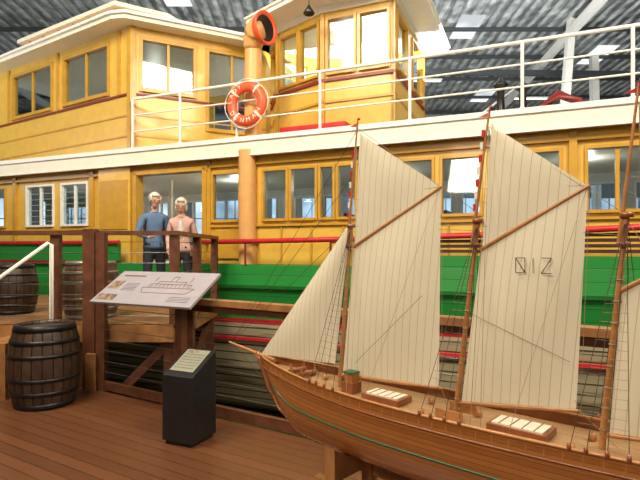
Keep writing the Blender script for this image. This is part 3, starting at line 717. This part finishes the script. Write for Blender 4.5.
line(V(-.64, .97), mp_(0, 1.62), ROPED)
line(mp_(0, 2.2), mp_(1, 1.75), ROPE); line(mp_(0, 1.72), mp_(1, 1.68), ROPE); line(mp_(1, 2.1), mp_(2, 1.72), ROPE); line(mp_(1, 1.7), mp_(2, 1.65), ROPE)
for i, sl in ((0, ((.13, 1.05), (.50, 1.40))), (1, ((.70, 1.35), (1.1, 1.2)))):
    (a, b), (c, d_) = sl; line(V(a, b, -.040), V(c, d_, -.040), ROPED, .001)
line(V(-.88, 1.02), V(k0+.02, .85), ROPED)
w.obj('rigging', ms)
w = MB()
for i in (0, 1):
    for q in range(7):
        z = 1.76+q*.05; p = mp_(i, z); w.box(p.x-.024, p.x-.012, -.006, .006, z, z+.03, RED if q % 2 == 0 else CREAM)
for i in range(3):
    p = mp_(i, mast[i][1][1]-.01); w.add([p, p+Vector((-.001, 0, -.022)), p+Vector((-.05, -.012, -.018))], [[0, 1, 2]], RED)
w.obj('luff_markers_and_pennants', ms)
w = MB()
for k in (.08, 1.15):
    y1 = .17
    w.add([(k-.03, -y1, .50), (k-.03, y1, .50), (k-.03, y1, .66), (k-.03, .10, .615), (k-.03, 0, .578), (k-.03, -.10, .615), (k-.03, -y1, .66),
           (k+.03, -y1, .50), (k+.03, y1, .50), (k+.03, y1, .66), (k+.03, .10, .615), (k+.03, 0, .578), (k+.03, -.10, .615), (k+.03, -y1, .66)],
          [[0, 1, 2, 3, 4, 5, 6], [7, 8, 9, 10, 11, 12, 13]]+[[i, (i+1) % 7, 7+(i+1) % 7, 7+i] for i in range(7)], TIMBO)
    for y in (-.15, .15): w.box(k-.03, k+.03, y-.03, y+.03, 0, .5, TIMBO)
for y in (-.15, .15): w.box(-.02, 1.25, y-.02, y+.02, .44, .5, TIMBO)
w.obj('display_cradle', ms)

# ------------------------------------------------------------------ PEOPLE
def skinmesh(verts, edges, radii, root=0, sub=2):
    me = bpy.data.meshes.new('sk'); me.from_pydata(verts, edges, []); o = bpy.data.objects.new('sk', me); sc.collection.objects.link(o)
    o.modifiers.new('s', 'SKIN'); sd = me.skin_vertices[0].data
    for i, r in enumerate(radii): sd[i].radius = r if isinstance(r, tuple) else (r, r)
    sd[root].use_root = True
    s = o.modifiers.new('u', 'SUBSURF'); s.levels = sub; s.render_levels = sub
    bpy.context.view_layer.update(); dg = bpy.context.evaluated_depsgraph_get()
    m2 = bpy.data.meshes.new_from_object(o.evaluated_get(dg)); bpy.data.objects.remove(o); return m2
def dseg(c, a, b):
    ab = b-a; t = max(0, min(1, (c-a).dot(ab)/ab.length_squared)); return (c-(a+ab*t)).length
def person(name, loc, rz, hgt, top, legsm, skin, hair, arms, female=False, lean=0, headyaw=0, nod=8):
    e = empty(name, loc, rz); S = hgt/1.75
    sw = .160 if female else .175
    J = {'pel': ((0, .0, .94), (.15, .11)), 'sp': ((0, 0, 1.08), (.135, .10)), 'ch': ((0, -.01, 1.26), (.15, .115)), 'uc': ((0, 0, 1.40), (.12, .09)), 'nk': ((0, .0, 1.49), .052), 'hd': ((0, -.02, 1.56), .048)}
    E_ = [('pel', 'sp'), ('sp', 'ch'), ('ch', 'uc'), ('uc', 'nk'), ('nk', 'hd')]
    for s, t in ((-1, 'R'), (1, 'L')):
        J['sh'+t] = ((s*sw, .0, 1.39), .066); J['el'+t] = (arms[t][0], .050); J['wr'+t] = (arms[t][1], .032)
        J['hp'+t] = ((s*.09, 0, .84), .10); J['kn'+t] = ((s*.105, -.02, .48), .068); J['an'+t] = ((s*.11, .02, .09), .048); J['ft'+t] = ((s*.125, -.13, .045), (.048, .04))
        E_ += [('uc', 'sh'+t), ('sh'+t, 'el'+t), ('el'+t, 'wr'+t), ('pel', 'hp'+t), ('hp'+t, 'kn'+t), ('kn'+t, 'an'+t), ('an'+t, 'ft'+t)]
    ks = list(J); P = {k: Vector(J[k][0]) for k in ks}
    for k in ks:
        if P[k].z > .95: P[k].y -= lean*(P[k].z-.95)
    me = skinmesh([P[k]*S for k in ks], [(ks.index(a), ks.index(b)) for a, b in E_], [tuple(x*S for x in (J[k][1] if isinstance(J[k][1], tuple) else (J[k][1],)*2)) for k in ks])
    for m_ in (top, legsm, skin, BLACK): me.materials.append(m_)
    for p in me.polygons:
        c = p.center/S; p.use_smooth = True
        best = min(E_, key=lambda ed: dseg(c, P[ed[0]], P[ed[1]]))
        i = 0
        if best[1] == 'hd' or (best == ('uc', 'nk') and c.z > 1.47): i = 2
        elif best[1][:2] in ('kn', 'hp') or best[1][:2] == 'an': i = 1
        elif best[1][:2] == 'ft': i = 3
        elif best[0] == 'pel' and c.z < .92: i = 1
        p.material_index = i
    o = bpy.data.objects.new('body', me); sc.collection.objects.link(o); o.parent = e
    for s, t in ((-1, 'R'), (1, 'L')):
        el, wr = P['el'+t], P['wr'+t]; d = (wr-el).normalized()
        side = Vector((0, -1, 0))-d*Vector((0, -1, 0)).dot(d) if abs(d.y) < .7 else Vector((-s, 0, 0))-d*Vector((-s, 0, 0)).dot(d)
        side.normalize(); nrm = d.cross(side).normalized()
        if nrm.x*s > 0: nrm = -nrm
        vs = [wr, wr+d*.04, wr+d*.085]; ed = [(0, 1), (1, 2)]; ra = [(.026, .02), (.040, .018), (.038, .016)]
        for q, ln_ in enumerate((.062, .075, .07, .052)):
            b0 = wr+d*.085+side*(.030-.020*q); i0 = len(vs)
            vs += [b0, b0+d*ln_*.45+nrm*.006, b0+d*ln_*.8+nrm*.022, b0+d*ln_+nrm*.042]; ed += [(2, i0), (i0, i0+1), (i0+1, i0+2), (i0+2, i0+3)]; ra += [.0095, .009, .0085, .007]
        i0 = len(vs); b0 = wr+d*.03+side*.032; vs += [b0, b0+d*.03+side*.018+nrm*.01, b0+d*.055+side*.02+nrm*.02]; ed += [(1, i0), (i0, i0+1), (i0+1, i0+2)]; ra += [.012, .0105, .009]
        hm = skinmesh([v*S for v in vs], ed, [tuple(x*S for x in r) if isinstance(r, tuple) else r*S for r in ra], sub=1); hm.materials.append(skin)
        for p in hm.polygons: p.use_smooth = True
        ho = bpy.data.objects.new('hand_'+t, hm); sc.collection.objects.link(ho); ho.parent = e
    T = S*1.05
    hc = (P['hd']+Vector((0, -.012, .085)))*S
    he = bpy.data.objects.new('head', None); sc.collection.objects.link(he); he.parent = e; he.location = hc; he.rotation_euler = (math.radians(nod), 0, headyaw)
    w = MB()
    w.ell((0, 0, .012*T), (.073*T, .090*T, .105*T), skin, 24, 16); w.ell((0, -.022*T, -.055*T), (.052*T, .058*T, .055*T), skin, 18, 12)
    w.add([(0, -.088*T, .022*T), (-.014*T, -.083*T, -.022*T), (.014*T, -.083*T, -.022*T), (0, -.116*T, -.020*T), (0, -.08*T, -.032*T)], [[0, 1, 3], [0, 3, 2], [1, 4, 3], [3, 4, 2]], skin, True)
    SH = mat(name+'_eye_socket', (.38, .18, .12), .6)
    for s in (-1, 1):
        w.ell((s*.029*T, -.080*T, .012*T), (.017*T, .008*T, .011*T), SH, 10, 8)
        w.ell((s*.029*T, -.085*T, .012*T), (.012*T, .006*T, .006*T), WHITE, 10, 8); w.ell((s*.029*T, -.090*T, .012*T), (.006*T, .004*T, .006*T), BLACK, 8, 6)
        w.ell((s*.075*T, .0, -.0), (.012*T, .022*T, .03*T), skin, 10, 8)
        w.ell((s*.029*T, -.086*T, .031*T), (.019*T, .006*T, .0045*T), hair, 8, 6)
    w.ell((0, -.079*T, -.053*T), (.024*T, .008*T, .007*T), mat(name+'_lips', (.42, .12, .10), .5), 10, 6)
    w.obj('face', he)
    w = MB()
    w.ell((0, .026*T, .044*T), (.090*T, .094*T, .096*T), hair, 24, 16)
    for s in (-1, 1): w.ell((s*.066*T, -.010*T, .040*T), (.026*T, .060*T, .058*T), hair, 14, 10)
    w.ell((0, -.050*T, .088*T), (.062*T, .045*T, .030*T), hair, 16, 10)
    if female:
        w.ell((0, .040*T, -.02*T), (.094*T, .074*T, .088*T), hair, 20, 14)
        for s in (-1, 1): w.ell((s*.076*T, .005*T, -.02*T), (.025*T, .05*T, .062*T), hair, 14, 10)
    else: w.ell((0, .04*T, -.02*T), (.082*T, .062*T, .07*T), hair, 20, 12)
    w.obj('hair', he)
    w = MB(); c = P['nk']*S
    w.tube([(c.x+.062*S*math.cos(a*math.pi/8), c.y+.060*S*math.sin(a*math.pi/8), c.z-.02*S) for a in range(17)], .012*S, top, 8)
    for t in 'RL':
        a, b = P['wr'+t]*S, (P['wr'+t]-(P['wr'+t]-P['el'+t]).normalized()*.05)*S; w.cyl(b, a, .037*S, .034*S, top, 14)
    hz = .90*S
    w.lathe([(1, 0), (1.02, .0), (1.0, .05)], top, (0, 0, hz), 24, Matrix.Diagonal((.170*S, .128*S, 1, 1)))
    if female:
        BL = mat('cream_blouse', (.62, .56, .5), .8)
        w.ell((0, (-.105-.2*lean)*S, 1.27*S), (.045*S, .028*S, .15*S), BL, 14, 12)
        for q in range(4): w.ell((.05*S, -.125*S, (1.02+q*.08)*S), (.008*S, .006*S, .008*S), WHITE, 8, 6)
    w.obj('clothing_details', e)
    return e
SKIN1 = mat('skin_fair', (.55, .29, .20), .5, var=.05); SKIN2 = mat('skin_light', (.58, .32, .23), .5, var=.05)
BLUE = mat('blue_wool', (.11, .19, .34), .8, var=.15, bump=.3, bscale=200); PINK = mat('pink_cardigan', (.54, .33, .29), .8, var=.12, bump=.3, bscale=200)
NAVY = mat('dark_trousers', (.018, .02, .03), .8, var=.2); GREY = mat('white_grey_hair', (.58, .56, .52), .7, var=.2, scale=60); SILV = mat('silver_hair', (.60, .55, .47), .7, var=.2, scale=60)
person('visitor_in_blue_sweater', (-2.66, 8.02, PZ), math.radians(26), 1.76, BLUE, NAVY, SKIN1, GREY,
       {'R': ((-.26, -.05, 1.13), (-.14, -.28, 1.08)), 'L': ((.23, .02, 1.12), (.22, -.18, .95))}, lean=.10, headyaw=math.radians(6))
person('woman_in_pink_cardigan', (-2.16, 7.82, PZ), math.radians(4), 1.66, PINK, NAVY, SKIN2, SILV,
       {'R': ((-.22, .0, 1.12), (-.18, -.16, .93)), 'L': ((.23, .03, 1.12), (.24, -.05, .86))}, female=True, lean=.05, headyaw=math.radians(8))

# ------------------------------------------------------------------ LIGHT
def area(loc, tgt, size, e, col):
    l = bpy.data.lights.new('light', 'AREA'); l.size = size; l.energy = e; l.color = col
    o = bpy.data.objects.new('added_area_light', l); o.location = loc; sc.collection.objects.link(o)  # area light added to illuminate the scene, not a fixture of the hall
    o.rotation_euler = (Vector(tgt)-Vector(loc)).to_track_quat('-Z', 'Y').to_euler(); return o
area((-4, 2.5, 8.5), (-3, 9, 3), 3, 830, (1, .88, .69))
area((4, 0, 8.0), (2, 7, 3), 3, 800, (1, .88, .69))
area((-2.2, -1.0, 4.2), (1.0, 2.1, 1.7), 1.6, 150, (1, .86, .68))  # added key light to brighten the sails
area((0, 16, 8.3), (0, 16, 0), 8, 450, (.85, .93, 1))
area((3, 11, 4.8), (4, 15, 9.5), 8, 1300, (.97, .99, 1))  # added uplight to brighten the foil ceiling
area((-12, 8, 5), (-10, 10, 9.5), 5, 350, (.97, .99, 1))  # second added uplight, on the left
for s_ in (-7, -3.2, .5, 4, 7.5):
    l = bpy.data.lights.new('cabin', 'POINT'); l.energy = 20; l.color = (1, .93, .8); l.shadow_soft_size = .15
    o = bpy.data.objects.new('added_cabin_light', l); o.location = F(s_, 2.6, 3.0); sc.collection.objects.link(o)  # point light added to brighten the interior, no fixture behind it
for p, en in (((-.3, 2.1, 5.5), 20), ((-5.5, 2.5, 5.5), 16)):
    l = bpy.data.lights.new('cabin', 'POINT'); l.energy = en; l.color = (1, .93, .78); l.shadow_soft_size = .15
    o = bpy.data.objects.new('added_cabin_light', l); o.location = F(*p); sc.collection.objects.link(o)  # added point light so the upper windows look lit from inside
wd = bpy.data.worlds.new('world'); sc.world = wd; wd.use_nodes = True
wd.node_tree.nodes['Background'].inputs[0].default_value = (.6, .7, .8, 1); wd.node_tree.nodes['Background'].inputs[1].default_value = .3
sc.view_settings.view_transform = 'Standard'
sc.view_settings.exposure = .1

cam = bpy.data.cameras.new('camera'); cam.lens = 28.125; cam.sensor_width = 36; cam.shift_y = 10/640; cam.clip_start = .05
co = bpy.data.objects.new('camera', cam); co.location = (0, 0, 1.6); co.rotation_euler = (math.pi/2, 0, 0); sc.collection.objects.link(co); sc.camera = co
